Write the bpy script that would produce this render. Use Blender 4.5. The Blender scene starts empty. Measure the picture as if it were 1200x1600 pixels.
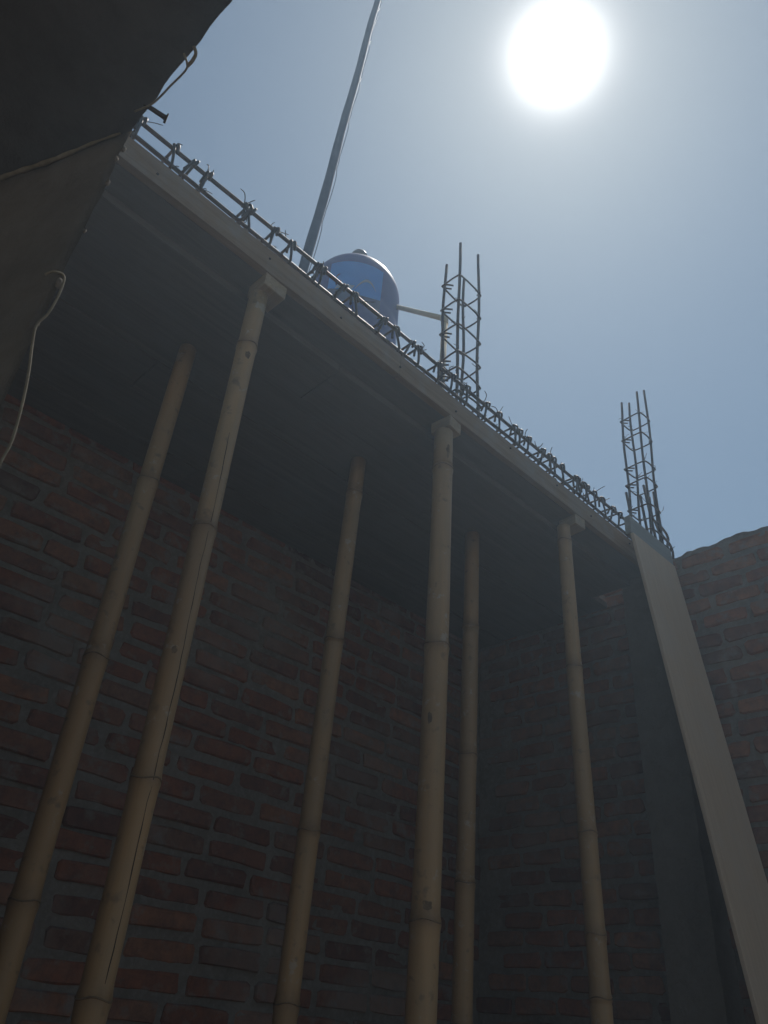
import bpy, bmesh, math, random
from mathutils import Vector, Matrix
random.seed(11)
R_ = math.radians
scene = bpy.context.scene
COL = scene.collection

# ------------------------------------------------------------------ camera
CAMROT = Matrix(((0.7038431, -0.4422212, -0.55591842),
                 (-0.70649374, -0.35429353, -0.61265218),
                 (0.07396949, 0.8239639, -0.56179357)))
cd = bpy.data.cameras.new('camera')
cam = bpy.data.objects.new('camera', cd)
COL.objects.link(cam)
cam.matrix_world = CAMROT.to_4x4()
cd.sensor_fit = 'HORIZONTAL'
cd.sensor_width = 36.0
cd.lens = 36.0
cd.clip_start = 0.02
cd.clip_end = 5000
scene.camera = cam

# ------------------------------------------------------------------ sky + sun
SUN = Vector((0.38022418, 0.20461507, 0.90197685)).normalized()
SUN_EL = math.asin(SUN.z)
SUN_AZ = math.atan2(SUN.x, SUN.y)      # clockwise from +Y
w = bpy.data.worlds.new('World')
scene.world = w
w.use_nodes = True
nt = w.node_tree
nt.nodes.clear()
wo = nt.nodes.new('ShaderNodeOutputWorld')
sky = nt.nodes.new('ShaderNodeTexSky')
sky.sky_type = 'NISHITA'
sky.sun_disc = False
sky.sun_elevation = SUN_EL
sky.sun_rotation = SUN_AZ
sky.altitude = 100
sky.air_density = 1.0
sky.dust_density = 0.55
sky.ozone_density = 0.0
bg = nt.nodes.new('ShaderNodeBackground')
bg.inputs['Strength'].default_value = 0.05
tint = nt.nodes.new('ShaderNodeMix'); tint.data_type = 'RGBA'; tint.blend_type = 'MULTIPLY'
tint.inputs[0].default_value = 1.0
tint.inputs[7].default_value = (.88, 1.0, .965, 1)      # the dusty greenish blue of this sky
nt.links.new(sky.outputs[0], tint.inputs[6])
nt.links.new(tint.outputs[2], bg.inputs['Color'])
# bright hazy air round the sun: a function of the angle to the sun only
tc = nt.nodes.new('ShaderNodeTexCoord')
dot = nt.nodes.new('ShaderNodeVectorMath'); dot.operation = 'DOT_PRODUCT'
nt.links.new(tc.outputs['Generated'], dot.inputs[0])
dot.inputs[1].default_value = SUN
def wm(op, a, b=None):
    n = nt.nodes.new('ShaderNodeMath'); n.operation = op
    for i, v in enumerate((a, b)):
        if v is None: continue
        if isinstance(v, (int, float)): n.inputs[i].default_value = v
        else: nt.links.new(v, n.inputs[i])
    return n.outputs[0]
cl = wm('MINIMUM', dot.outputs['Value'], 0.9999999)
ang = wm('ARCCOSINE', cl)
def gauss(width, power, amp):
    q = wm('POWER', wm('DIVIDE', ang, width), power)
    return wm('MULTIPLY', wm('EXPONENT', wm('MULTIPLY', q, -1.0)), amp)
glow = wm('ADD', wm('ADD', gauss(R_(1.66), 1.5, 3.8), gauss(R_(3.8), 1.3, 0.24)), gauss(R_(9), 1.2, 0.02))
bg2 = nt.nodes.new('ShaderNodeBackground')
bg2.inputs['Color'].default_value = (1.0, 0.96, 0.92, 1)
nt.links.new(glow, bg2.inputs['Strength'])
addw = nt.nodes.new('ShaderNodeAddShader')
nt.links.new(bg.outputs[0], addw.inputs[0])
nt.links.new(bg2.outputs[0], addw.inputs[1])
nt.links.new(addw.outputs[0], wo.inputs['Surface'])

sl = bpy.data.lights.new('sun', 'SUN')
sl.energy = 3.4
sl.angle = R_(0.53)
sl.color = (1.0, 0.95, 0.87)
so = bpy.data.objects.new('sun', sl)
COL.objects.link(so)
so.rotation_euler = (-SUN).to_track_quat('-Z', 'Y').to_euler()
so.location = SUN * 20

scene.view_settings.view_transform = 'Standard'
scene.view_settings.look = 'None'
scene.view_settings.exposure = 0.3
scene.view_settings.gamma = 1.0
scene.view_settings.use_curve_mapping = False
scene.render.engine = 'CYCLES'
scene.cycles.max_bounces = 8
scene.cycles.diffuse_bounces = 5
scene.render.resolution_x = 768
scene.render.resolution_y = 1024

# ------------------------------------------------------------------ materials
def rgb(c): return (c[0], c[1], c[2], 1)

class Mat:
    """small node-graph helper"""
    def __init__(s, name, rough=0.8, metal=0.0, spec=0.3):
        s.m = bpy.data.materials.new(name); s.m.use_nodes = True
        s.nt = s.m.node_tree; s.nt.nodes.clear()
        s.out = s.nt.nodes.new('ShaderNodeOutputMaterial')
        s.b = s.nt.nodes.new('ShaderNodeBsdfPrincipled')
        s.b.inputs['Roughness'].default_value = rough
        s.b.inputs['Metallic'].default_value = metal
        s.b.inputs['Specular IOR Level'].default_value = spec
        s.nt.links.new(s.b.outputs[0], s.out.inputs['Surface'])
        s.tc = s.nt.nodes.new('ShaderNodeTexCoord')
        s.oi = s.nt.nodes.new('ShaderNodeObjectInfo')
    def link(s, a, b): s.nt.links.new(a, b)
    def coord(s, scale=(1, 1, 1), src='Object', shift=True):
        mp = s.nt.nodes.new('ShaderNodeMapping')
        mp.inputs['Scale'].default_value = scale
        s.link(s.tc.outputs[src], mp.inputs['Vector'])
        if shift:
            vm = s.nt.nodes.new('ShaderNodeVectorMath'); vm.operation = 'SCALE'
            cb = s.nt.nodes.new('ShaderNodeCombineXYZ')
            for i in range(3): s.link(s.oi.outputs['Random'], cb.inputs[i])
            s.link(cb.outputs[0], vm.inputs[0]); vm.inputs['Scale'].default_value = 37.0
            s.link(vm.outputs[0], mp.inputs['Location'])
        return mp.outputs[0]
    def noise(s, scale, detail=4, rough=0.6, vec=None, dist=0.0):
        n = s.nt.nodes.new('ShaderNodeTexNoise')
        n.inputs['Scale'].default_value = scale
        n.inputs['Detail'].default_value = detail
        n.inputs['Roughness'].default_value = rough
        n.inputs['Distortion'].default_value = dist
        s.link(vec if vec is not None else s.coord(), n.inputs['Vector'])
        return n.outputs[0]
    def ramp(s, fac, stops):
        r = s.nt.nodes.new('ShaderNodeValToRGB')
        e = r.color_ramp.elements
        while len(e) < len(stops): e.new(0.5)
        for i, (p, c) in enumerate(stops):
            e[i].position = p
            e[i].color = rgb(c) if not isinstance(c, (int, float)) else (c, c, c, 1)
        s.link(fac, r.inputs[0])
        return r.outputs[0]
    def mix(s, fac, a, b, blend='MIX'):
        n = s.nt.nodes.new('ShaderNodeMix'); n.data_type = 'RGBA'; n.blend_type = blend
        for sock, v in ((n.inputs[0], fac), (n.inputs[6], a), (n.inputs[7], b)):
            if isinstance(v, (int, float)): sock.default_value = v
            elif isinstance(v, tuple): sock.default_value = rgb(v)
            else: s.link(v, sock)
        return n.outputs[2]
    def math(s, op, a, b):
        n = s.nt.nodes.new('ShaderNodeMath'); n.operation = op
        for i, v in enumerate((a, b)):
            if isinstance(v, (int, float)): n.inputs[i].default_value = v
            else: s.link(v, n.inputs[i])
        return n.outputs[0]
    def color(s, sock): s.link(sock, s.b.inputs['Base Color']); return s
    def rough(s, sock): s.link(sock, s.b.inputs['Roughness']); return s
    def bump(s, h, strength=0.4, dist=0.004):
        n = s.nt.nodes.new('ShaderNodeBump')
        n.inputs['Strength'].default_value = strength
        n.inputs['Distance'].default_value = dist
        s.link(h, n.inputs['Height'])
        s.link(n.outputs[0], s.b.inputs['Normal'])
        return s

def mk_brick():
    m = Mat('clay_brick', 0.9)
    r = m.ramp(m.oi.outputs['Random'], [(0, (.30, .11, .06)), (.2, (.39, .145, .075)), (.4, (.21, .095, .066)), (.6, (.34, .15, .088)), (.8, (.44, .185, .095)), (.93, (.37, .19, .115)), (1, (.18, .095, .07))])
    n = m.noise(26, 5, .7)
    c = m.mix(m.ramp(n, [(.35, 0.0), (.7, 0.75)]), r, (.12, .065, .048))
    gp = m.nt.nodes.new('ShaderNodeNewGeometry')
    c = m.mix(m.ramp(m.noise(2.6, 5, .6, gp.outputs['Position']), [(.50, 0.0), (.66, .55)]), c, (.33, .265, .215))
    n2 = m.noise(14, 4, .65)
    c = m.mix(m.ramp(n2, [(.54, 0.0), (.68, 0.75)]), c, (.27, .235, .195))    # mortar smears
    m.color(c)
    m.bump(m.noise(70, 6, .7), .6, .004)
    return m.m
def mk_mortar(name='mortar', base=(.30, .247, .195), dark=(.19, .156, .122)):
    m = Mat(name, 0.95)
    v = m.coord(src='Object', shift=False)
    c = m.mix(m.ramp(m.noise(6, 6, .65, v), [(.3, 0.0), (.7, 1.0)]), dark, base)
    c = m.mix(m.ramp(m.noise(55, 4, .7, v), [(.45, 0.0), (.75, .45)]), c, (.42, .37, .31))
    m.color(c)
    m.bump(m.noise(60, 7, .75, v), .8, .006)
    return m.m
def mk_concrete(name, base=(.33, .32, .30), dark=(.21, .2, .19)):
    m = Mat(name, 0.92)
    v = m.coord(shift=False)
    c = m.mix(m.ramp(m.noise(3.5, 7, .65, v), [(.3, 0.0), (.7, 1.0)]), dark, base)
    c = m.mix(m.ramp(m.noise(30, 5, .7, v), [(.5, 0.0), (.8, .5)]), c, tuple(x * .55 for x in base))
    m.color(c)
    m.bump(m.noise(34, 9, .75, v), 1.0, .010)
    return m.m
def mk_bamboo():
    m = Mat('bamboo', 0.5, spec=.35)
    v = m.coord((1, 1, .06))
    base = m.ramp(m.oi.outputs['Random'], [(0, (.53, .315, .14)), (.5, (.58, .35, .165)), (1, (.48, .27, .115))])
    c = m.mix(m.ramp(m.noise(60, 5, .6, v), [(.35, 0.0), (.75, .55)]), base, (.36, .25, .13))
    c = m.mix(m.ramp(m.noise(5, 5, .6), [(.5, 0.0), (.72, .5)]), c, (.33, .24, .14))
    c = m.mix(m.ramp(m.noise(40, 3, .5), [(.62, 0.0), (.74, .6)]), c, (.16, .11, .07))
    at = m.nt.nodes.new('ShaderNodeAttribute'); at.attribute_name = 'node_band'
    c = m.mix(m.math('MULTIPLY', at.outputs['Fac'], m.ramp(m.noise(22, 4, .7), [(.3, .25), (.7, 1.0)])), c, (.21, .12, .055))
    a2 = m.nt.nodes.new('ShaderNodeAttribute'); a2.attribute_name = 'segment_tone'
    c = m.mix(a2.outputs['Fac'], c, (.34, .215, .11))
    c = m.mix(m.ramp(m.noise(17, 5, .72), [(.60, 0.0), (.66, .45)]), c, (.52, .45, .36))
    m.color(c)
    m.bump(m.noise(90, 3, .6, v), .25, .002)
    return m.m
def mk_bamboo_dark():
    m = Mat('bamboo_node_scar', 0.75)
    c = m.mix(m.ramp(m.noise(40, 4, .6), [(.35, 0.0), (.7, 1.0)]), (.17, .11, .06), (.32, .215, .12))
    return m.color(c).m
def mk_crack():
    m = Mat('dark_split', 0.9); c = m.mix(m.noise(30), (.03, .02, .012), (.09, .06, .035)); return m.color(c).m  # dark brown of the lengthwise split in the culm
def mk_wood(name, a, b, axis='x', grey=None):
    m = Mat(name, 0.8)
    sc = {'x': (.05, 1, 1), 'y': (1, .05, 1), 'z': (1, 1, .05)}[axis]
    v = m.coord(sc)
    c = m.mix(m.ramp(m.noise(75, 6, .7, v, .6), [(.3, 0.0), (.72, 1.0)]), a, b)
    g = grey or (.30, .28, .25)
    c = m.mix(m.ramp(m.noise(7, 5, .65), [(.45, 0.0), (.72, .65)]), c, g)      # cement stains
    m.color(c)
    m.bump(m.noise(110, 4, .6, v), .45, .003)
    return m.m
def mk_rebar():
    m = Mat('rebar_steel', 0.55, metal=.55, spec=.4)
    c = m.mix(m.ramp(m.noise(30, 4, .6, m.coord(shift=False)), [(.35, 0.0), (.7, 1.0)]), (.075, .08, .09), (.13, .085, .06))
    m.color(c); m.bump(m.noise(220, 2, .5, m.coord(shift=False)), .5, .002)
    return m.m
def mk_plain(name, a, b, scale=20, rough=.7, metal=0., spec=.3, bump=.2):
    m = Mat(name, rough, metal, spec)
    c = m.mix(m.ramp(m.noise(scale, 5, .6), [(.3, 0.0), (.7, 1.0)]), a, b)
    m.color(c)
    if bump: m.bump(m.noise(scale * 4, 4, .6), bump, .003)
    return m.m
def mk_ground():
    m = Mat('bare_earth', 0.95)
    v = m.coord(shift=False)
    c = m.mix(m.ramp(m.noise(1.4, 8, .65, v), [(.3, 0.0), (.7, 1.0)]), (.10, .077, .054), (.17, .132, .095))
    c = m.mix(m.ramp(m.noise(24, 5, .7, v), [(.52, 0.0), (.7, .6)]), c, (.2, .17, .14))
    m.color(c); m.bump(m.noise(20, 8, .7, v), .7, .02)
    return m.m

M = dict(brick=mk_brick(), mortar=mk_mortar(), conc=mk_concrete('grey_concrete', (.34, .285, .225), (.2, .167, .132)),
         render=mk_concrete('rough_render', (.37, .315, .255), (.19, .158, .128)),
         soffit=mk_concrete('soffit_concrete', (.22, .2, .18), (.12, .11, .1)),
         bamboo=mk_bamboo(), scar=mk_bamboo_dark(), crack=mk_crack(),
         plank=mk_wood('formwork_plank', (.24, .155, .09), (.38, .26, .16)),
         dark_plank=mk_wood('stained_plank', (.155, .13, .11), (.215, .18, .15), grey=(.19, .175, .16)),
         block=mk_wood('cut_timber', (.36, .25, .14), (.5, .37, .23), 'y'),
         board=mk_wood('smooth_board', (.62, .45, .30), (.72, .54, .37), 'z', (.64, .51, .385)),
         board2=mk_wood('greyed_board', (.30, .30, .27), (.38, .37, .33), 'x', (.36, .36, .34)),
         rebar=mk_rebar(), wire=mk_plain('tie_wire_steel', (.07, .07, .07), (.14, .11, .09), 60, .6, .5),
         tank=mk_plain('tank_plastic', (.008, .028, .17), (.012, .04, .23), 6, .5, 0, .15, .05),
         lid=mk_plain('tank_lid_plastic', (.012, .016, .03), (.02, .025, .045), 8, .4, 0, .5, .05),
         label=mk_plain('label_blue', (.01, .20, .62), (.015, .26, .72), 5, .7, 0, .15, 0),
         label_dark=mk_plain('label_navy', (.012, .03, .10), (.02, .045, .14), 5, .5, 0, .4, 0),
         label_white=mk_plain('label_white', (.22, .30, .36), (.32, .40, .46), 8, .5, 0, .4, 0),
         pvc=mk_plain('pvc_pipe', (.46, .37, .23), (.56, .46, .30), 18, .5, 0, .4, .05),
         mast=mk_plain('painted_steel', (.035, .065, .115), (.055, .09, .15), 9, .7, 0, .2, .2),
         cord=mk_plain('old_cord', (.24, .20, .14), (.37, .315, .225), 60, .9),
         nail=mk_plain('rusty_iron', (.05, .035, .03), (.10, .07, .05), 50, .8, .3),
         ground=mk_ground())

# ------------------------------------------------------------------ helpers
def mesh_from(bm, name, mat, smooth=False):
    bmesh.ops.recalc_face_normals(bm, faces=bm.faces)
    me = bpy.data.meshes.new(name); bm.to_mesh(me); bm.free()
    me.materials.append(mat)
    if smooth:
        for p in me.polygons: p.use_smooth = True
    return me
def link(name, me, parent=None, loc=(0, 0, 0), rot=None):
    o = bpy.data.objects.new(name, me); COL.objects.link(o)
    o.location = loc
    if rot: o.rotation_euler = rot
    if parent: o.parent = parent
    return o
def obj(name, bm, mat, parent=None, smooth=False, loc=(0, 0, 0), rot=None):
    return link(name, mesh_from(bm, name, mat, smooth), parent, loc, rot)
def thing(name, label, cat, loc=(0, 0, 0), group=None):
    o = bpy.data.objects.new(name, None); COL.objects.link(o)
    o.empty_display_size = .1
    o.location = loc; tag(o, label, cat, group); return o
def tag(o, label, cat, group=None):
    o['label'] = label; o['category'] = cat
    if group: o['group'] = group
    return o
def box(bm, lo, hi, bev=0.0, jit=0.0, seg=1):
    x0, y0, z0 = lo; x1, y1, z1 = hi
    vs = [bm.verts.new((x, y, z)) for z in (z0, z1) for y in (y0, y1) for x in (x0, x1)]
    fs = [bm.faces.new([vs[i] for i in f]) for f in ((0, 2, 3, 1), (4, 5, 7, 6), (0, 1, 5, 4), (2, 6, 7, 3), (0, 4, 6, 2), (1, 3, 7, 5))]
    if bev:
        es = list({e for f in fs for e in f.edges})
        r = bmesh.ops.bevel(bm, geom=es, offset=bev, segments=seg, affect='EDGES', profile=.6)
    if jit:
        for v in bm.verts: v.co += Vector((random.uniform(-jit, jit), random.uniform(-jit, jit), random.uniform(-jit, jit)))
def rough_box(lo, hi, step, amp, scale=8.0, seed=0, mask=None):
    """closed box whose faces are gridded and roughened with noise"""
    from mathutils import noise
    bm = bmesh.new()
    L = [hi[i] - lo[i] for i in range(3)]
    n = [max(1, min(160, int(round(L[i] / step)))) for i in range(3)]
    cache = {}
    def V(i, j, k):
        key = (i, j, k)
        if key not in cache:
            p = Vector((lo[0] + L[0] * i / n[0], lo[1] + L[1] * j / n[1], lo[2] + L[2] * k / n[2]))
            q = p * scale + Vector((seed, seed * 1.7, seed * .3))
            d = Vector((noise.noise(q), noise.noise(q + Vector((31, 7, 3))), noise.noise(q + Vector((5, 77, 19)))))
            d += .5 * Vector((noise.noise(q * 2.7), noise.noise(q * 2.7 + Vector((11, 3, 9))), noise.noise(q * 2.7 + Vector((2, 9, 41)))))
            a = amp
            if mask: a = amp * mask(p)
            cache[key] = bm.verts.new(p + d * a)
        return cache[key]
    for a in range(3):
        b, c = (a + 1) % 3, (a + 2) % 3
        for side in (0, n[a]):
            for u in range(n[b]):
                for v in range(n[c]):
                    q = []
                    for du, dv in ((0, 0), (1, 0), (1, 1), (0, 1)):
                        idx = [0, 0, 0]; idx[a] = side; idx[b] = u + du; idx[c] = v + dv
                        q.append(V(*idx))
                    bm.faces.new(q)
    return bm
def tube(bm, pts, r, n=8, closed=False, cap=True):
    """r: number or list; parallel-transport frame"""
    pts = [Vector(p) for p in pts]
    N = len(pts)
    rr = r if isinstance(r, (list, tuple)) else [r] * N
    t0 = (pts[1] - pts[0]).normalized()
    up = Vector((0, 0, 1)) if abs(t0.z) < .9 else Vector((1, 0, 0))
    nrm = (up - t0 * up.dot(t0)).normalized()
    rings = []
    for i, p in enumerate(pts):
        if closed: t = (pts[(i + 1) % N] - pts[i - 1]).normalized()
        elif i == 0: t = t0
        elif i == N - 1: t = (pts[-1] - pts[-2]).normalized()
        else: t = ((pts[i + 1] - p).normalized() + (p - pts[i - 1]).normalized()).normalized()
        nrm = (nrm - t * nrm.dot(t)).normalized()
        bi = t.cross(nrm)
        rings.append([bm.verts.new(p + (nrm * math.cos(a) + bi * math.sin(a)) * rr[i]) for a in [2 * math.pi * k / n for k in range(n)]])
    rng = range(N if closed else N - 1)
    for i in rng:
        A, B = rings[i], rings[(i + 1) % N]
        for k in range(n):
            bm.faces.new((A[k], A[(k + 1) % n], B[(k + 1) % n], B[k]))
    if cap and not closed:
        bm.faces.new(rings[0][::-1]); bm.faces.new(rings[-1])
def spline(pts, sub=6):
    """Catmull-Rom"""
    P = [Vector(p) for p in pts]
    P = [P[0] * 2 - P[1]] + P + [P[-1] * 2 - P[-2]]
    out = []
    for i in range(1, len(P) - 2):
        for k in range(sub):
            t = k / sub
            a, b, c, d = P[i - 1], P[i], P[i + 1], P[i + 2]
            out.append(.5 * ((2 * b) + (c - a) * t + (2 * a - 5 * b + 4 * c - d) * t * t + (3 * b - a - 3 * c + d) * t ** 3))
    out.append(P[-2])
    return out
def lathe(bm, prof, n=48, center=(0, 0, 0), a0=0, a1=2 * math.pi):
    full = abs(a1 - a0 - 2 * math.pi) < 1e-6
    cx, cy, cz = center
    rings = []
    cnt = n if full else n + 1
    for r, z in prof:
        rings.append([bm.verts.new((cx + r * math.cos(a0 + (a1 - a0) * k / n), cy + r * math.sin(a0 + (a1 - a0) * k / n), cz + z)) for k in range(cnt)])
    for i in range(len(prof) - 1):
        for k in range(n):
            k2 = (k + 1) % cnt
            bm.faces.new((rings[i][k], rings[i][k2], rings[i + 1][k2], rings[i + 1][k]))
    if full:
        bm.faces.new(rings[0][::-1]); bm.faces.new(rings[-1])

FLOOR = -1.5
# ------------------------------------------------------------------ ground
def ground():
    bm = bmesh.new()
    from mathutils import noise
    xs = [-60, -30, -12] + [-6 + .25 * i for i in range(49)] + [12, 30, 60]
    g = []
    for y in xs:
        row = []
        for x in xs:
            a = .012 if max(abs(x), abs(y)) <= 6 else 0
            row.append(bm.verts.new((x, y, FLOOR - .012 + a * noise.noise(Vector((x * 1.3, y * 1.3, 0))))))
        g.append(row)
    for j in range(len(xs) - 1):
        for i in range(len(xs) - 1):
            bm.faces.new((g[j][i], g[j][i + 1], g[j + 1][i + 1], g[j + 1][i]))
    o = obj('ground', bm, M['ground'], smooth=True); o['kind'] = 'structure'
ground()

# ------------------------------------------------------------------ brick walls
def brick_mesh(L, Hh, D, seed):
    """one irregular hand-made brick: front face at local -Y, worn arrises"""
    rnd = random.Random(seed)
    bm = bmesh.new()
    hx, hz = L / 2, Hh / 2
    outl = []
    c = .008
    for (x, z) in ((-hx + c, -hz), (0, -hz), (hx - c, -hz), (hx, -hz + c), (hx, hz - c), (hx - c, hz), (0, hz), (-hx + c, hz), (-hx, hz - c), (-hx, -hz + c)):
        outl.append((x + rnd.uniform(-.0045, .0045), z + rnd.uniform(-.0035, .0035)))
    back = [bm.verts.new((x, D, z)) for x, z in outl]
    mid = [bm.verts.new((x, .006, z)) for x, z in outl]
    fr = [bm.verts.new((x * .955 + rnd.uniform(-.002, .002), rnd.uniform(-.0025, .0025), z * .86 + rnd.uniform(-.0015, .0015))) for x, z in outl]
    n = len(outl)
    for A, B in ((back, mid), (mid, fr)):
        for k in range(n):
            bm.faces.new((A[k], A[(k + 1) % n], B[(k + 1) % n], B[k]))
    bm.faces.new(fr)
    return mesh_from(bm, 'brick', M['brick'])

def brick_wall(name, label, length, z0, z1, pitch, course, thick, loc, rotz, keep, topcut=None, seed=1, group=None):
    """local: x along the wall, front face towards -y at y=0.  keep(x,z) -> True when the brick is built as its own part"""
    rnd = random.Random(seed)
    t = thing(name, label, 'wall', (loc[0], loc[1], FLOOR), group)
    t.rotation_euler = (0, 0, rotz)
    z0 -= FLOOR; z1 -= FLOOR
    bl, bh = pitch - .016, course - .0175
    var = [brick_mesh(bl, bh, .05, seed * 100 + i) for i in range(10)]
    half = [brick_mesh(bl * .48, bh, .05, seed * 100 + 50 + i) for i in range(4)]
    rest = bmesh.new()
    nrow = int((z1 - z0) / course)
    for r in range(nrow):
        zc = z0 + (r + .5) * course
        x = -rnd.uniform(.0, .06) - (pitch * .5 if r % 2 else 0)
        while x < length:
            isb = rnd.random() < .035
            L = bl * .48 if isb else bl
            xc = x + L / 2
            adv = L + rnd.uniform(.011, .022)
            if xc - L / 2 > -.02 and xc + L / 2 < length + .02:
                top = topcut(xc) - FLOOR if topcut else 1e9
                if zc + bh / 2 < top:
                    zz = zc + rnd.uniform(-.004, .004) + .004 * math.sin(xc * 3 + r)
                    yy = rnd.uniform(-.0075, .0015)
                    me = rnd.choice(half if isb else var)
                    rot = Matrix.Rotation(rnd.uniform(-.022, .022), 4, 'Y')
                    if rnd.random() < .5: rot = rot @ Matrix.Rotation(math.pi, 4, 'Y')
                    rot = Matrix.Rotation(rnd.uniform(-.02, .02), 4, 'Z') @ rot
                    mw = Matrix.Translation((xc, yy, zz)) @ rot
                    if keep(xc, zc + FLOOR):
                        o = link('brick', me, t); o.matrix_local = mw
                    else:
                        tmp = me.copy(); tmp.transform(mw); rest.from_mesh(tmp); bpy.data.meshes.remove(tmp)
            x += adv
    ro = obj('bricks_beyond', rest, M['brick'], t); ro['kind'] = 'stuff'
    # mortar body, its front face rough and slightly behind the brick faces
    ztop = z1
    mb = rough_box((0, .0036, .0), (length, thick, ztop), .022, .0052, 19, seed, None)
    if topcut:
        for v in mb.verts:
            lim = topcut(v.co.x) - FLOOR
            rag = .006 if 2.05 - v.co.x < 1.06 else 0
            if v.co.z > lim: v.co.z = lim + rag * math.sin(v.co.x * 61) * math.sin(v.co.x * 23 + 1) - .002 * (rag > 0)
    obj('mortar', mb, M['mortar'], t)
    return t

YB = 2.05      # back wall face
XR = 2.52      # right wall face
brick_wall('brick_wall', 'long red brick wall behind the bamboo shores, under the formwork deck', 3.75, FLOOR, 1.60, .222, .0670, .11, (-1.2, YB), 0,
           lambda x, z: z > -.12 and x - 1.2 > .25 - .0 * z and (x - 1.2) > .25 + max(0, .9 - z) * .45, seed=3)
# right wall: local x runs along -Y (towards the camera), front faces -X
def rt(x):
    y = 2.05 - x
    return 1.6115 + .005 * math.sin(y * 9) + .003 * math.sin(y * 31 + 1) if y < 1.06 else 1.605
brick_wall('brick_wall', 'red brick side wall with ragged open top beside the leaning board', 3.4, FLOOR, 1.63, .172, .066, .11, (XR, YB), -math.pi / 2,
           lambda x, z: (z > -.1 + max(0, x - 1.0) * .3) and (2.05 - x) > .55, topcut=rt, seed=8)

# ------------------------------------------------------------------ concrete column + its board
col = thing('concrete_column', 'grey concrete column built into the side brick wall behind the leaning board', 'column', (2.53, 1.16, FLOOR))
bm = rough_box((-.125, -.06, 0), (.11, .1, 3.085), .03, .004, 12, 4)
obj('shaft', bm, M['conc'], col)

bl_ = 3.046     # leaning: top end towards +Y
bm = bmesh.new(); box(bm, (-.155, -.006, 0), (.145, .006, bl_), .0015)
bd = obj('formwork_board', bm, M['board'], loc=(2.31, .735, FLOOR), rot=(-R_(6.3), 0, 0))
tag(bd, 'long pale smooth board leaning against the concrete column', 'board')
bm = bmesh.new(); box(bm, (2.158, 1.072, 1.533), (2.462, 1.094, 1.607), .002, .0015)
tag(obj('formwork_board', bm, M['board2']), 'short greenish grey board on edge above the top of the leaning board', 'board')

# ------------------------------------------------------------------ formwork deck
deck = thing('formwork_deck', 'timber formwork deck overhead, carried by the bamboo shores', 'formwork', (0, 1.13, 1.475))
def dk(name, lo, hi, mat, bev=.002, jit=.0008):
    b = rough_box((lo[0], lo[1] - 1.13, lo[2] - 1.475), (hi[0], hi[1] - 1.13, hi[2] - 1.475), .07, .0009 if name == 'plank' else .0017, 5.5, lo[0] * 7 + lo[1] * 3)
    return obj(name, b, mat, deck)
# fascia in two lengths
dk('fascia_board', (-.9, 1.128, 1.500), (1.035, 1.148, 1.574), M['plank'])
dk('fascia_board', (1.037, 1.1285, 1.499), (2.40, 1.1485, 1.5745), M['plank'])
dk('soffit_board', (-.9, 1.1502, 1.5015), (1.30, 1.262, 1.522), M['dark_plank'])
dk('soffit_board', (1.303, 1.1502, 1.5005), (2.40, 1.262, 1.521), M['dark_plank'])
# cement crumbs left along the top of the fascia, and nail heads in its face
rc = random.Random(77)
for k in range(34):
    b = bmesh.new(); bmesh.ops.create_icosphere(b, subdivisions=1, radius=rc.choice((.003, .004, .005, .0075)))
    for v in b.verts: v.co = Vector((v.co.x * rc.uniform(1.0, 1.5), v.co.y, v.co.z * .8)) * rc.uniform(.75, 1.25)
    xk = rc.choice((.47, .60, rc.uniform(.2, 2.35), rc.uniform(.2, 2.35), rc.uniform(.2, 2.35))) + rc.uniform(-.03, .03)
    obj('cement_crumb', b, M['mortar'], deck, loc=(xk, rc.uniform(1.132, 1.144) - 1.13, 1.5765 - 1.475))
for k in range(9):
    b = bmesh.new(); tube(b, [(0, -.0015, 0), (0, .004, 0)], .0032, 8)
    obj('nail_head', b, M['nail'], deck, loc=(.3 + .245 * k + rc.uniform(-.05, .05), 1.1275 - 1.13, 1.515 + rc.uniform(0, .04) - 1.475))
y = 1.224
i = 0
while y < 2.03:
    wd = min((.165, .19, .155, .18)[i % 4], 2.045 - y)
    cut = (.9, 1.55, .55, 1.9)[i % 4]
    z = 1.475 + random.uniform(-.0035, .0035)
    x1 = 2.40 if y < 1.28 else 2.51
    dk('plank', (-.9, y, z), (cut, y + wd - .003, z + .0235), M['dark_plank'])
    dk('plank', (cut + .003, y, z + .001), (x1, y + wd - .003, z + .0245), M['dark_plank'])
    y += wd; i += 1
bm = rough_box((-.88, 1.2645, 1.5235), (2.39, 2.03, 1.566), .06, .002, 10, 2)  # unseen slab added to stop sun leaking through the plank gaps
tag(obj('sun_block_slab', bm, M['conc']), 'thin unseen slab added on the timber formwork deck to block the sun', 'slab')

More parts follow.
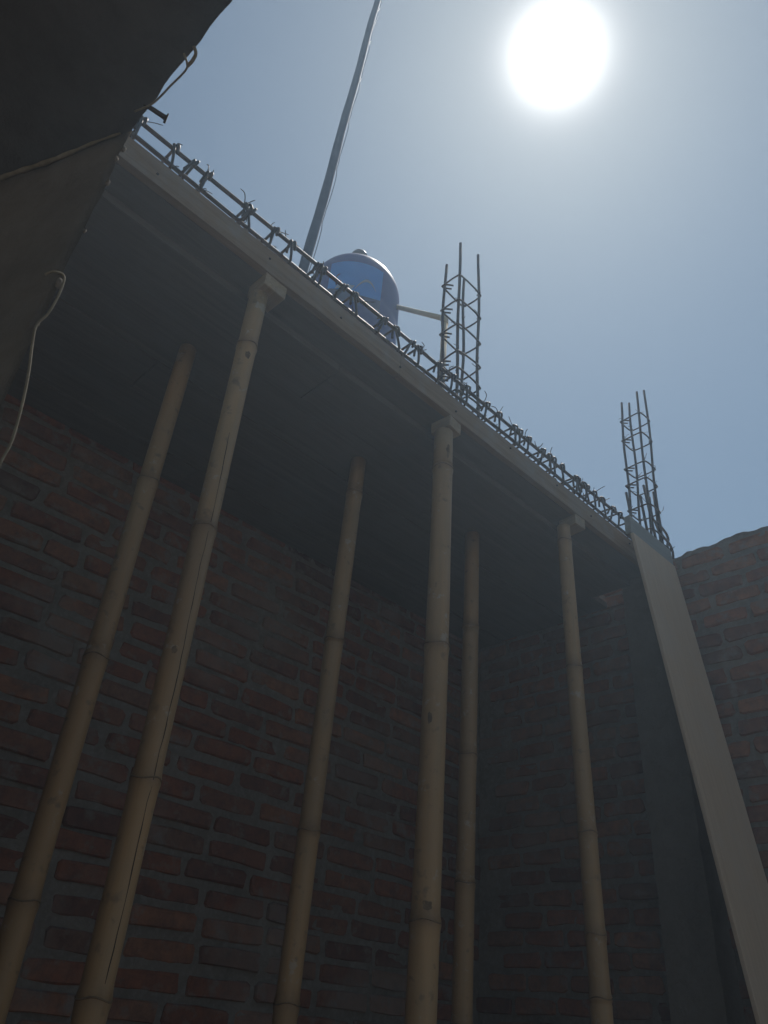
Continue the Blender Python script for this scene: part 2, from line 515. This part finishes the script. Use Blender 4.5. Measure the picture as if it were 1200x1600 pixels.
# ------------------------------------------------------------------ bamboo shores
def scar_patch(parent, cen, r, z, az, wa, hz_, seed):
    from mathutils import noise
    b = bmesh.new()
    c0 = b.verts.new(cen(z) + Vector((math.cos(az), math.sin(az), 0)) * r * 1.006)
    ring = []
    for k in range(22):
        q = 2 * math.pi * k / 22
        m_ = 1 + .5 * noise.noise(Vector((math.cos(q) * 1.6, math.sin(q) * 1.6, seed)))
        a_ = az + wa * m_ * math.cos(q); z_ = z + hz_ * m_ * math.sin(q)
        ring.append(b.verts.new(cen(z_) + Vector((math.cos(a_), math.sin(a_), 0)) * r * 1.004))
    for k in range(22): b.faces.new((c0, ring[k], ring[(k + 1) % 22]))
    obj('knot_scar', b, M['scar'], parent, smooth=True)
def pole(label, x, y, top, d0, d1, nodes, seed, lean=(0, 0), group='bamboo shores under the deck', crack=None, bow=.007, scars=()):
    """d0 foot diameter, d1 top diameter, nodes are heights above the camera"""
    rnd = random.Random(seed)
    t = thing('bamboo_shore', label, 'bamboo pole', (x, y, FLOOR), group)
    Ht = top - FLOOR
    ph = rnd.uniform(0, 6)
    def cen(z):
        u = z / Ht
        return Vector((lean[0] * (u - .6) + bow * math.sin(u * 3.4 + ph), lean[1] * (u - .6) + bow * math.cos(u * 4.1 + ph), z))
    def rad(z): return (d0 + (d1 - d0) * z / Ht) / 2
    nz = sorted(n - FLOOR for n in nodes)
    k = nz[0]
    while k > .25:
        k -= rnd.uniform(.27, .33); nz.append(k)
    nz = sorted(v for v in nz if .04 < v < Ht - .02)
    # heights for rings, with a swelling at each node
    zs = [0.0]
    prof = {}
    for n in nz:
        for dz, m in ((-.035, 1.0), (-.014, 1.03), (-.005, 1.085), (0, 1.05), (.004, 1.075), (.010, 1.02), (.02, .985), (.04, .985)):
            zs.append(n + dz); prof[n + dz] = m
    a = 0
    zs += [Ht * q / 24 for q in range(1, 24)]
    zs.append(Ht)
    zs = sorted(set(round(q, 4) for q in zs if 0 <= q <= Ht))
    pr = {round(k, 4): v for k, v in prof.items()}
    bm = bmesh.new()
    tube(bm, [cen(z) for z in zs], [rad(z) * pr.get(z, .99 + .012 * math.sin(z * 9 + ph)) for z in zs], 20)
    ca = bm.verts.layers.float_color.new('node_band')
    cb = bm.verts.layers.float_color.new('segment_tone')
    tones = [rnd.uniform(0, .6) for _ in range(len(nz) + 1)]
    for v in bm.verts:
        q = tones[sum(1 for n in nz if v.co.z > n)]
        v[cb] = (q, q, q, 1)
    for v in bm.verts:
        dd = min(((v.co.z - n) if v.co.z > n else (n - v.co.z) * 1.8) for n in nz)
        q = max(0.0, 1 - dd / .035)
        v[ca] = (q, q, q, 1)
    obj('culm', bm, M['bamboo'], t, smooth=True)
    for n in nz:
        if n + FLOOR < -.3: continue
        b = bmesh.new()
        c = cen(n)
        tl = rnd.uniform(-.05, .05); ta = rnd.uniform(0, 6)
        ring = [c + Vector((math.cos(q) * rad(n) * 1.045, math.sin(q) * rad(n) * 1.045, rad(n) * tl * math.cos(q - ta) + .0025 * math.sin(3 * q + ta))) for q in [2 * math.pi * s / 24 for s in range(24)]]
        tube(b, ring, .0016, 6, closed=True)
        obj('node_ring', b, M['scar'], t, smooth=True)
    for sc_, (z_, az_, wa_, hz_) in enumerate(scars): scar_patch(t, cen, rad(z_ - FLOOR), z_ - FLOOR, az_, wa_, hz_, seed * 3.1 + sc_)
    if crack:
        za, zb, ang0 = crack
        b = bmesh.new()
        pts = []
        q = za
        while q < zb:
            zz = q - FLOOR
            rr_ = rad(zz) * pr.get(round(zz, 4), 1.0)
            aa = ang0 + .10 * math.sin(q * 5) + .05 * math.sin(q * 17) + rnd.uniform(-.035, .035)
            pts.append(cen(zz) + Vector((math.cos(aa), math.sin(aa), 0)) * (rr_ * .995))
            q += .02
        tube(b, pts, [.0004] + [rnd.uniform(.0003, .0009) for _ in pts[2:]] + [.0003], 5)
        obj('split_crack', b, M['crack'], t)
    return t
TB = 1.458
pole('slim front bamboo shore with a long dark lengthwise split', .598, 1.172, TB, .048, .045, (1.282, .78, .306, .012), 1, crack=(.03, 1.02, math.atan2(-.80, -.05)), scars=((1.24, math.atan2(-.9, -.2), .3, .010), (.52, math.atan2(-.8, -.6), .2, .008)))
pole('thickest bamboo shore, front row, with a dark scar near its top', 1.264, 1.172, TB, .068, .055, (1.325, .787, .193), 2, lean=(-.006, 0), scars=((1.375, math.atan2(-.95, -.30), .22, .022), (.22, math.atan2(-.8, -.7), .3, .01), (.60, math.atan2(-.4, -.9), .2, .012)))
pole('front bamboo shore standing nearest the leaning board', 1.892, 1.172, TB, .060, .044, (1.40, .951, .483, .245, .11), 3, lean=(.008, 0))
TR = 1.474
pole('rear bamboo shore standing behind the split front shore', .588, 1.47, TR, .053, .045, (1.031, .586, .142), 4)
pole('rear bamboo shore standing between the split shore and the thickest shore', 1.198, 1.47, TR, .056, .047, (1.347, .861, .376, .038), 5, lean=(.012, 0))
pole('rear bamboo shore in the dark corner where the brick walls meet', 1.749, 1.47, TR, .057, .05, (1.116, .7, .355), 6)
# dark scar on the thick shore
# short bearers between shore heads and deck
def bearer(x0, x1, y0, label, tw):
    b = bmesh.new(); box(b, (-(x1 - x0) / 2, -.034, 0), ((x1 - x0) / 2, .034, .0405), .002, .0012)
    o = obj('timber_bearer', b, M['block'], loc=((x0 + x1) / 2, y0 + .034, 1.4585), rot=(0, 0, tw))
    tag(o, label, 'timber block', 'timber blocks on the shore heads')
bearer(.575, .64, 1.131, 'cut timber block on the head of the split front shore', 0)
bearer(1.245, 1.302, 1.131, 'cut timber block on the head of the thickest shore', .10)
bearer(1.898, 1.95, 1.131, 'cut timber block on the head of the shore nearest the leaning board', -.05)

# ------------------------------------------------------------------ rebar
def stirrup_pts(x0, x1, y0, y1, z, axis, hook=True, rnd=random):
    pass
def wire_tie(bm, p, rnd, s=.012, r=.0013):
    """a knot of tie wire with two loose curly ends"""
    p = Vector(p)
    pts = []
    for k in range(9):
        a = k * 1.5 + rnd.uniform(-.2, .2)
        pts.append(p + Vector((rnd.uniform(-.003, .003), math.cos(a) * .0062, math.sin(a) * .0062)))
    tube(bm, pts, r, 5)
    for s_ in range(2):
        d = Vector((rnd.uniform(-1, 1), rnd.uniform(-.6, .3), rnd.uniform(.1, 1))).normalized()
        e = Vector((rnd.uniform(-1, 1), rnd.uniform(-1, 1), rnd.uniform(-.3, 1))).normalized()
        L = rnd.uniform(.7, 2.0) * s
        tube(bm, spline([p, p + d * L * .5, p + d * L + e * L * .25, p + d * L * 1.2 + e * L * .8], 3), [r * 1.0] * 9 + [r * .6], 4)

cage = thing('beam_rebar_cage', 'long rebar cage lying along the edge of the formwork deck', 'rebar cage', (.1, 1.2, 1.5225))
OX, OY, OZ = .1, 1.2, 1.5225
CY0, CY1, CZ0, CZ1 = 1.166, 1.236, 1.640, 1.703
rnd = random.Random(5)
XS0, XS1 = -.25, 2.385
for (yy, zz) in ((CY0, CZ0), (CY0, CZ1), (CY1, CZ0), (CY1, CZ1)):
    pts = []
    n = 34
    for k in range(n + 1):
        x = XS0 + (XS1 - XS0) * k / n
        pts.append((x - OX, yy - OY + .0022 * math.sin(x * 4.1 + zz * 50 + yy * 30), zz - OZ + .003 * math.sin(x * 3.1 + zz * 40)))
    bm = bmesh.new(); tube(bm, pts, .0056, 8)
    obj('longitudinal_bar', bm, M['rebar'], cage, smooth=True)
def rect_stirrup(x, lean, rnd):
    y0, y1, z0, z1 = CY0 - .007 - OY, CY1 + .007 - OY, CZ0 - .007 - OZ, CZ1 + .0075 - OZ
    c = .012
    x -= OX
    core = [(y0, z1 - c), (y0, z0 + c), (y0 + c, z0), (y1 - c, z0), (y1, z0 + c), (y1, z1 - c), (y1 - c, z1), (y0 + c, z1)]
    pts = []
    # hook end hanging inside from the front top corner
    hk = [(y0 + .016, z1 - .034), (y0 + .012, z1 - .012), (y0 + .003, z1 + .001)]
    seq = hk[:] if rnd.random() < .8 else []
    seq += [(y0, z1 - .004)] + core + [(y0 + .004, z1 + .004), (y0 - .006, z1 - .006), (y0 - .002, z1 - .03)]
    for i, (yy, zz) in enumerate(seq):
        f = i / len(seq)
        pts.append(Vector((x + lean * (zz - z0) / .07 + (f - .5) * .012 + rnd.uniform(-.001, .001), yy, zz)))
    b = bmesh.new(); tube(b, spline(pts, 3), .0038, 6)
    obj('stirrup', b, M['rebar'], cage, smooth=True)
sx = [.195, .293, .372, .487, .583, .650]
x = .73
while x < 2.37:
    sx.append(x); x += .074 + rnd.uniform(-.014, .014)
sx = [-.2, -.08, .05] + sx
for x in sx:
    rect_stirrup(x, rnd.uniform(-.024, .024), rnd)
    if rnd.random() < .35: rect_stirrup(x + rnd.uniform(.016, .03), rnd.uniform(-.03, .03), rnd)
    for zz in (CZ1, CZ0):
        if zz == CZ0 and rnd.random() < .35: continue
        b = bmesh.new(); wire_tie(b, (x - OX, CY0 - OY, zz - OZ), rnd, .016 if zz == CZ1 else .011)
        obj('tie_wire', b, M['wire'], cage)
# chairs that hold the cage up off the soffit board
for x in (-.1, .45, .92, 1.25, 1.62, 2.02, 2.3):
    b = bmesh.new(); box(b, (x - OX - .012, CY1 - OY - .03, 0), (x - OX + .012, CY1 - OY + .012, CZ0 - .0075 - OZ), .002)
    obj('spacer_block', b, M['conc'], cage)

def column_cage(label, x0, x1, y0, y1, zb, ztops, loops, lean, seed, extra=None, rb=.0052):
    rnd = random.Random(seed)
    t = thing('column_rebar_cage', label, 'rebar cage', ((x0 + x1) / 2, (y0 + y1) / 2, zb), 'column rebar cages')
    cx, cy = (x0 + x1) / 2, (y0 + y1) / 2
    def sh(z): return Vector((lean[0], lean[1], 0)) * (z - zb)
    cs = [(x0, y0), (x1, y0), (x1, y1), (x0, y1)]
    for i, (xx, yy) in enumerate(cs):
        zt = ztops[i]
        b = bmesh.new()
        n = 12
        tube(b, [Vector((xx - cx, yy - cy, 0)) + sh(zb + (zt - zb) * k / n) + Vector((.0025 * math.sin(k * .9 + i), .0025 * math.cos(k * .8 + i * 2), (zt - zb) * k / n)) for k in range(n + 1)], rb, 8)
        obj('vertical_bar', b, M['rebar'], t, smooth=True)
    for z in loops:
        e = .0085; c = .014
        a0, a1, b0, b1 = x0 - cx - e, x1 - cx + e, y0 - cy - e, y1 - cy + e
        seq = [(a0 + .03, b1 - .022), (a0 + .012, b1 - .006), (a0 + .002, b1 - .003), (a0, b1 - c), (a0, b0 + c), (a0 + c, b0), (a1 - c, b0), (a1, b0 + c), (a1, b1 - c), (a1 - c, b1), (a0 + c, b1), (a0 + .002, b1 - .002), (a0 + .006, b1 - .016), (a0 + .026, b1 - .034)]
        tx, ty = rnd.uniform(-.09, .09), rnd.uniform(-.09, .09)
        pts = [Vector((u, v, z - zb + tx * u + ty * v + .006 * (i / len(seq) - .5))) + sh(z) for i, (u, v) in enumerate(seq)]
        b = bmesh.new(); tube(b, spline(pts, 3), .0032, 6)
        obj('stirrup', b, M['rebar'], t, smooth=True)
        for i, (xx, yy) in enumerate(cs):
            if rnd.random() < .6:
                b = bmesh.new(); wire_tie(b, Vector((xx - cx, yy - cy, z - zb)) + sh(z), rnd, .013, .0010)
                obj('tie_wire', b, M['wire'], t)
    if extra: extra(t, cx, cy, zb)
    return t
# cage standing on the edge of the deck
column_cage('column rebar cage rising from the edge of the formwork deck beside the grey pipe', 1.333, 1.438, 1.183, 1.252, 1.5225, (2.42, 2.46, 2.38, 2.36),
            (2.235, 2.11, 1.985, 1.86, 1.78, 1.69), (0.0, 0.0), 21)
def hooks(t, cx, cy, zb):
    # starter bars beside the cage and two bars bent over towards the wall
    for (xx, yy, h, lx, ly) in ((2.405, 1.175, .30, -.02, .01), (2.42, 1.13, .26, -.03, .0), (2.452, 1.115, .33, -.03, .01), (2.474, 1.112, .32, .0, 0)):
        b = bmesh.new(); tube(b, [(xx - cx, yy - cy, 0), (xx - cx + lx * .5, yy - cy + ly * .5, h * .5), (xx - cx + lx, yy - cy + ly, h)], .0056, 8)
        obj('starter_bar', b, M['rebar'], t, smooth=True)
    k = 1.03
    for pts in (((2.36, 1.08, 1.80), (2.3615, 1.08, 1.705), (2.40, 1.08, 1.699), (2.4247, 1.08, 1.696), (2.462, 1.08, 1.682), (2.470, 1.08, 1.662), (2.462, 1.08, 1.6439), (2.4465, 1.08, 1.60), (2.44, 1.08, 1.545)),
                ((2.375, 1.08, 1.70), (2.40, 1.08, 1.665), (2.4285, 1.08, 1.6547), (2.4746, 1.08, 1.6428), (2.4923, 1.08, 1.6167), (2.4888, 1.08, 1.5863), (2.486, 1.08, 1.545))):
        pts = [(p[0] * k, p[1] * k, p[2] * k - zb) for p in pts]
        b = bmesh.new(); tube(b, spline([(p[0] - cx, p[1] - cy, p[2]) for p in pts], 5), .0052, 8)
        obj('bent_bar', b, M['rebar'], t, smooth=True)
    b = bmesh.new()
    r2 = random.Random(3)
    for k in range(3): wire_tie(b, (2.48 - cx + .012 * k, 1.09 - cy, .03 + .01 * k), r2, .02, .0016)
    obj('tie_wire', b, M['wire'], t)
column_cage('column rebar cage rising from the concrete column beside the ragged brick wall', 2.388, 2.466, 1.108, 1.186, 1.585, (2.415, 2.485, 2.455, 2.40),
            (2.29, 2.175, 2.02, 1.93, 1.80, 1.68), (.05, -.01, 0), 22, hooks)

# ------------------------------------------------------------------ the near pier and roof slab on the camera's side
S = .9
A = Vector((.111 * S, .708 * S)); B = Vector((.015 * S, .924 * S))
d = (B - A).normalized(); nrm = Vector((d.y, -d.x))   # nrm: to the right side/back
def pier():
    from mathutils import noise
    t = thing('rendered_pier', 'dark rough rendered wall end close by, under the overhanging roof slab', 'wall', (A.x, A.y, FLOOR))
    bm = bmesh.new()
    Lw, th = 1.3, .10
    nseg, nz = 60, 90
    Ht = S - FLOOR
    rows = []
    perim = []
    for k in range(nseg + 1): perim.append(d * (Lw * k / nseg))
    rd = (A.normalized() * .97 + d * .25).normalized()
    back = [d * (Lw * (nseg - k) / nseg) + rd * (th * 1.2) for k in range(0, nseg + 1, 6)]
    per = perim + back
    for j in range(nz + 1):
        z = Ht * j / nz
        row = []
        for q in per:
            p = Vector((q.x, q.y, z))
            s_ = p * 16
            off = Vector((noise.noise(s_), noise.noise(s_ + Vector((9, 4, 2))), 0)) * .0035
            s2 = p * 55
            off += Vector((noise.noise(s2), noise.noise(s2 + Vector((9, 4, 2))), 0)) * .0018
            row.append(bm.verts.new(p + off))
        rows.append(row)
    n = len(per)
    for j in range(nz):
        for k in range(n):
            bm.faces.new((rows[j][k], rows[j][(k + 1) % n], rows[j + 1][(k + 1) % n], rows[j + 1][k]))
    bm.faces.new(rows[0][::-1]); bm.faces.new(rows[-1])
    obj('wall_body', bm, M['render'], t, smooth=True)
    # crumbs of mortar stuck along the arris
    r2 = random.Random(4)
    for z, s_ in ((.612, .0042), (.79, .0034), (.835, .003), (.55, .002), (.70, .002), (.86, .0032)):
        b = bmesh.new(); bmesh.ops.create_icosphere(b, subdivisions=2, radius=s_)
        for v in b.verts: v.co = Vector((v.co.x * .8, v.co.y * .8, v.co.z * 1.6)) * (1 + r2.uniform(-.25, .25))
        obj('mortar_crumb', b, M['mortar'], t, loc=(r2.uniform(-.002, .001), -.001, z - FLOOR), smooth=True)
    return t
pier()
def near_slab():
    from mathutils import noise
    xe = .111 * S
    bm = bmesh.new()
    nx, ny = 40, 130
    X0, X1, Y0, Y1 = -1.4, xe, -.9, 1.5
    def edge(y): return xe + .0015 * noise.noise(Vector((y * 7, 3, 0))) + .0022 * noise.noise(Vector((y * 25, 9, 0))) + (-.002 * math.exp(-((y - .545) / .03) ** 2))
    g0, g1 = [], []
    for j in range(ny + 1):
        y = Y0 + (Y1 - Y0) * j / ny
        r0, r1 = [], []
        for i in range(nx + 1):
            u = (i / nx) ** .6
            x = X0 + (edge(y) - X0) * u
            r0.append(bm.verts.new((x, y, S + .003 * noise.noise(Vector((x * 9, y * 9, 1))) + .0015 * noise.noise(Vector((x * 30, y * 30, 1))) + (.004 if i == nx else 0))))
            r1.append(bm.verts.new((x + (.006 * noise.noise(Vector((y * 20, 1, 5))) if i == nx else 0), y, S + .085)))
        g0.append(r0); g1.append(r1)
    for j in range(ny):
        for i in range(nx):
            bm.faces.new((g0[j][i], g0[j + 1][i], g0[j + 1][i + 1], g0[j][i + 1]))
            bm.faces.new((g1[j][i], g1[j][i + 1], g1[j + 1][i + 1], g1[j + 1][i]))
        bm.faces.new((g0[j][nx], g0[j + 1][nx], g1[j + 1][nx], g1[j][nx]))
        bm.faces.new((g0[j][0], g1[j][0], g1[j + 1][0], g0[j + 1][0]))
    for i in range(nx):
        bm.faces.new((g0[0][i], g0[0][i + 1], g1[0][i + 1], g1[0][i]))
        bm.faces.new((g0[ny][i], g1[ny][i], g1[ny][i + 1], g0[ny][i + 1]))
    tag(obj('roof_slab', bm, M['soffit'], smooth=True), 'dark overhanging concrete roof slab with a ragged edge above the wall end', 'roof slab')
near_slab()
# nail and string at its edge
xe = .111 * S
nl = bmesh.new()
tube(nl, [(xe - .03, .602, .906), (xe + .002, .597, .906), (xe + .017, .594, .905), (xe + .0205, .5935, .905), (xe + .021, .5935, .905), (xe + .023, .593, .905)], [.003, .003, .0032, .0036, .0066, .0064], 10)
tag(obj('nail', nl, M['nail'], smooth=False), 'rusty nail head sticking out of the roof slab edge', 'nail')
st = bmesh.new()
tube(st, spline([(xe - .006, .508, .8985), (xe + .0045, .516, .8965), (xe + .0055, .530, .8975), (xe + .0035, .550, .8985), (xe + .002, .570, .8985), (xe - .001, .588, .898), (xe - .010, .61, .898)], 5), .0013, 6)
tube(st, spline([(xe + .0045, .516, .8965), (xe + .0055, .508, .899), (xe + .004, .500, .902), (xe - .002, .496, .904)], 5), .0022, 6)
tag(obj('string', st, M['cord'], smooth=True), 'bit of string caught on the ragged roof slab edge near the nail', 'string')
# cord lying along the joint of wall end and slab
rp = bmesh.new()
pts = []
for k in range(70):
    u = .012 + .75 * k / 69
    q = A + d * u
    pts.append((q.x + .0 - nrm.x * .004, q.y - nrm.y * .004, S - .0055 + .0025 * math.sin(u * 40) - .004 * max(0, u - .1)))
tube(rp, pts, [.0034 * min(1, .35 + k / 14) + .0006 * math.sin(k * 1.9) for k in range(70)], 8)
tag(obj('rope', rp, M['cord'], smooth=True), 'frayed pale rope running along the top of the rendered wall end', 'rope')
# thin wire dangling from the pier arris
wv = [(0.084, .630, 0.606), (0.0885, 0.6235, 0.6095), (0.099, 0.622, 0.6105), (0.1017, 0.622, 0.5857), (0.1002, 0.622, 0.5561), (0.0954, 0.622, 0.5358), (0.0995, 0.622, 0.5111), (0.1062, 0.622, 0.4827), (0.1125, 0.622, 0.4473), (0.1173, 0.622, 0.4054), (0.1162, 0.622, 0.3798), (0.1181, 0.622, 0.3373), (0.1327, 0.622, 0.2769)]
wb = bmesh.new(); tube(wb, spline(wv, 5), .0013, 6)
tag(obj('wire', wb, M['cord'], smooth=True), 'thin kinked pale wire dangling from the edge of the rendered wall end', 'wire')

# ------------------------------------------------------------------ neighbour's house, water tank, pipe and mast
NB = 2.62
hs = thing('neighbour_house', 'plain rendered flat roofed house carrying the water tank, behind the brick wall', 'house', (2.3, 3.6, FLOOR))
bm = rough_box((-1.5, -1.42, 0), (1.2, 1.2, NB - FLOOR - .12), .12, .004, 5, 6); obj('wall', bm, M['render'], hs)
bm = rough_box((-1.54, -1.53, NB - FLOOR - .119), (1.24, 1.24, NB - FLOOR), .1, .003, 5, 7); obj('roof', bm, M['conc'], hs)

TC = Vector((.3919, .5250, .7555)) * 4.5          # centre of the domed shoulder
TR_ = .264
tk = thing('water_tank', 'dark navy domed plastic water tank with a blue label above the deck edge', 'water tank', (TC.x, TC.y, NB))
hc = TC.z - NB
prof = [(TR_ * .93, 0), (TR_ * .98, .02), (TR_, .06)]
for k in range(1, 4):
    prof.append((TR_, hc * k / 4 - .02)); prof.append((TR_ * .985, hc * k / 4)); prof.append((TR_, hc * k / 4 + .02))
for k in range(0, 15):
    a = math.pi / 2 * k / 15
    prof.append((TR_ * math.cos(a), hc + TR_ * 1.0 * math.sin(a)))
prof.append((.05, hc + TR_ * 1.0))
bm = bmesh.new(); lathe(bm, prof, 64); obj('body', bm, M['tank'], tk, smooth=True)
ld = bmesh.new(); lathe(ld, [(.04, hc + TR_ - .012), (.04, hc + TR_ + .117), (.048, hc + TR_ + .119), (.050, hc + TR_ + .143), (.045, hc + TR_ + .154), (.026, hc + TR_ + .161), (.004, hc + TR_ + .163)], 32)
obj('lid', ld, M['lid'], tk, smooth=True)
# label: a curved patch following dome and wall
az0 = math.atan2(-TC.y, -TC.x)
def patch(parent, mat, name, a_l, a_r, t_lo, t_hi, lift, shape=None, nu=24, nv=16):
    """a_*: azimuth offsets as seen from the front (left negative); t: arc length along the profile, 0 = shoulder line, up positive"""
    b = bmesh.new(); grid = {}
    for j in range(nv + 1):
        for i in range(nu + 1):
            u, v = i / nu, j / nv
            al = a_l + (a_r - a_l) * u
            tt = t_lo + (t_hi - t_lo) * v
            if shape: al, tt = shape(u, v, al, tt)
            az = az0 + al
            if tt > 0:
                e = tt / TR_; r = (TR_ + lift) * math.cos(e); z = hc + (TR_ + lift) * math.sin(e)
            else: r = TR_ + lift; z = hc + tt
            grid[i, j] = b.verts.new((r * math.cos(az), r * math.sin(az), z))
    for j in range(nv):
        for i in range(nu):
            b.faces.new((grid[i, j], grid[i + 1, j], grid[i + 1, j + 1], grid[i, j + 1]))
    return obj(name, b, mat, parent, smooth=True)
lab = patch(tk, M['label'], 'label', -.56, .56, -.30, .015, .003)
patch(lab, M['label_dark'], 'label_band', -.56, .56, -.30, -.2, .0045, lambda u, v, a, t: (a, -.30 + (.085 + .03 * math.sin(u * 4.0 + 2.2)) * v), 24, 6)
patch(lab, M['label_white'], 'label_mark', .0, .5, 0, .05, .0055, lambda u, v, a, t: (-.02 + .46 * u, -.215 + .085 * math.sin(u * 2.7) + .022 * v * math.sin(u * 3.1416)), 20, 3)
patch(lab, M['label_white'], 'label_mark', -.45, -.2, -.05, -.02, .0055, lambda u, v, a, t: (-.40 + .2 * u + .05 * v, -.205 + .032 * v), 8, 4)
patch(lab, M['label_white'], 'label_mark', -.15, 0, -.05, -.02, .0055, lambda u, v, a, t: (-.15 + .10 * u + .04 * v, -.208 + .028 * v), 8, 4)

# pipe from the tank, elbow, down to the slab
pp = thing('water_pipe', 'pale plastic pipe running from the water tank down beside the rebar cage', 'pipe', (1.72, 1.62, 1.566))
O = Vector((1.72, 1.62, 1.566))
e1 = Vector((.48379, .45209, .74937)) * 3.7
s1 = Vector((.4356, .48808, .75632)) * 4.37
foot = Vector((1.72, 1.62, 1.566))
lowp = Vector((.5263, .49246, .69319)) * 3.4
b = bmesh.new(); tube(b, [s1 + (s1 - e1) * .03 - O, s1 - O, (s1 + e1) / 2 - O, e1 + (s1 - e1) * .02 - O], .0132, 12); obj('pipe_run', b, M['pvc'], pp, smooth=True)
b = bmesh.new(); tube(b, [e1 + (lowp - e1) * .02 - O, lowp - O, foot - O], .0145, 12); obj('pipe_drop', b, M['pvc'], pp, smooth=True)
b = bmesh.new(); tube(b, spline([e1 + (s1 - e1) * .035 - O, e1 + (s1 - e1) * .012 - O, e1 + (lowp - e1) * .03 - O, e1 + (lowp - e1) * .09 - O], 4), .0175, 12); obj('elbow', b, M['pvc'], pp, smooth=True)

# mast
m0 = Vector((.32498, .54459, .77318)) * 3.2; m1 = Vector((.21237, .31812, .92396)) * 5.4
dm = (m1 - m0).normalized()
base = m0 + dm * ((1.566 - m0.z) / dm.z)
topm = m1 + dm * .2
ms = thing('mast', 'tall slender blue grey mast with a thin cable taped to it beside the water tank', 'mast', base)
b = bmesh.new(); n = 40
tube(b, [(topm - base) * (k / n) + Vector((.004 * math.sin(k * .5), .004 * math.cos(k * .43), 0)) for k in range(n + 1)], [(.0225 - .006 * k / n) * (1 + .03 * math.sin(k * 1.7)) for k in range(n + 1)], 16)
obj('pole', b, M['mast'], ms, smooth=True)
right = Vector((.7038, -.7065, .074))
b = bmesh.new()
tube(b, [(topm - base) * (k / 80) + Vector((.004 * math.sin(k * .25), .004 * math.cos(k * .215), 0)) + right * (.0225 - .006 * k / 80 + .003 + .007 * abs(math.sin(k * .33)) * (1 if k % 9 else 0)) for k in range(81)], .0018, 6)
obj('cable', b, M['lid'], ms, smooth=True)

# ------------------------------------------------------------------ air volume added to veil the shadows like lens glare
hz = Mat('glare_veil_air'); hz.nt.nodes.remove(hz.b)
pv = hz.nt.nodes.new('ShaderNodeVolumePrincipled')
pv.inputs['Color'].default_value = (.60, .79, 1.0, 1)
pv.inputs['Density'].default_value = 0.022
pv.inputs['Anisotropy'].default_value = 0.5
hz.link(pv.outputs[0], hz.out.inputs['Volume'])
b = bmesh.new(); box(b, (-62, -62, FLOOR - 1.0), (62, 62, topm.z + .15))
o = obj('haze', b, hz.m); o['kind'] = 'stuff'
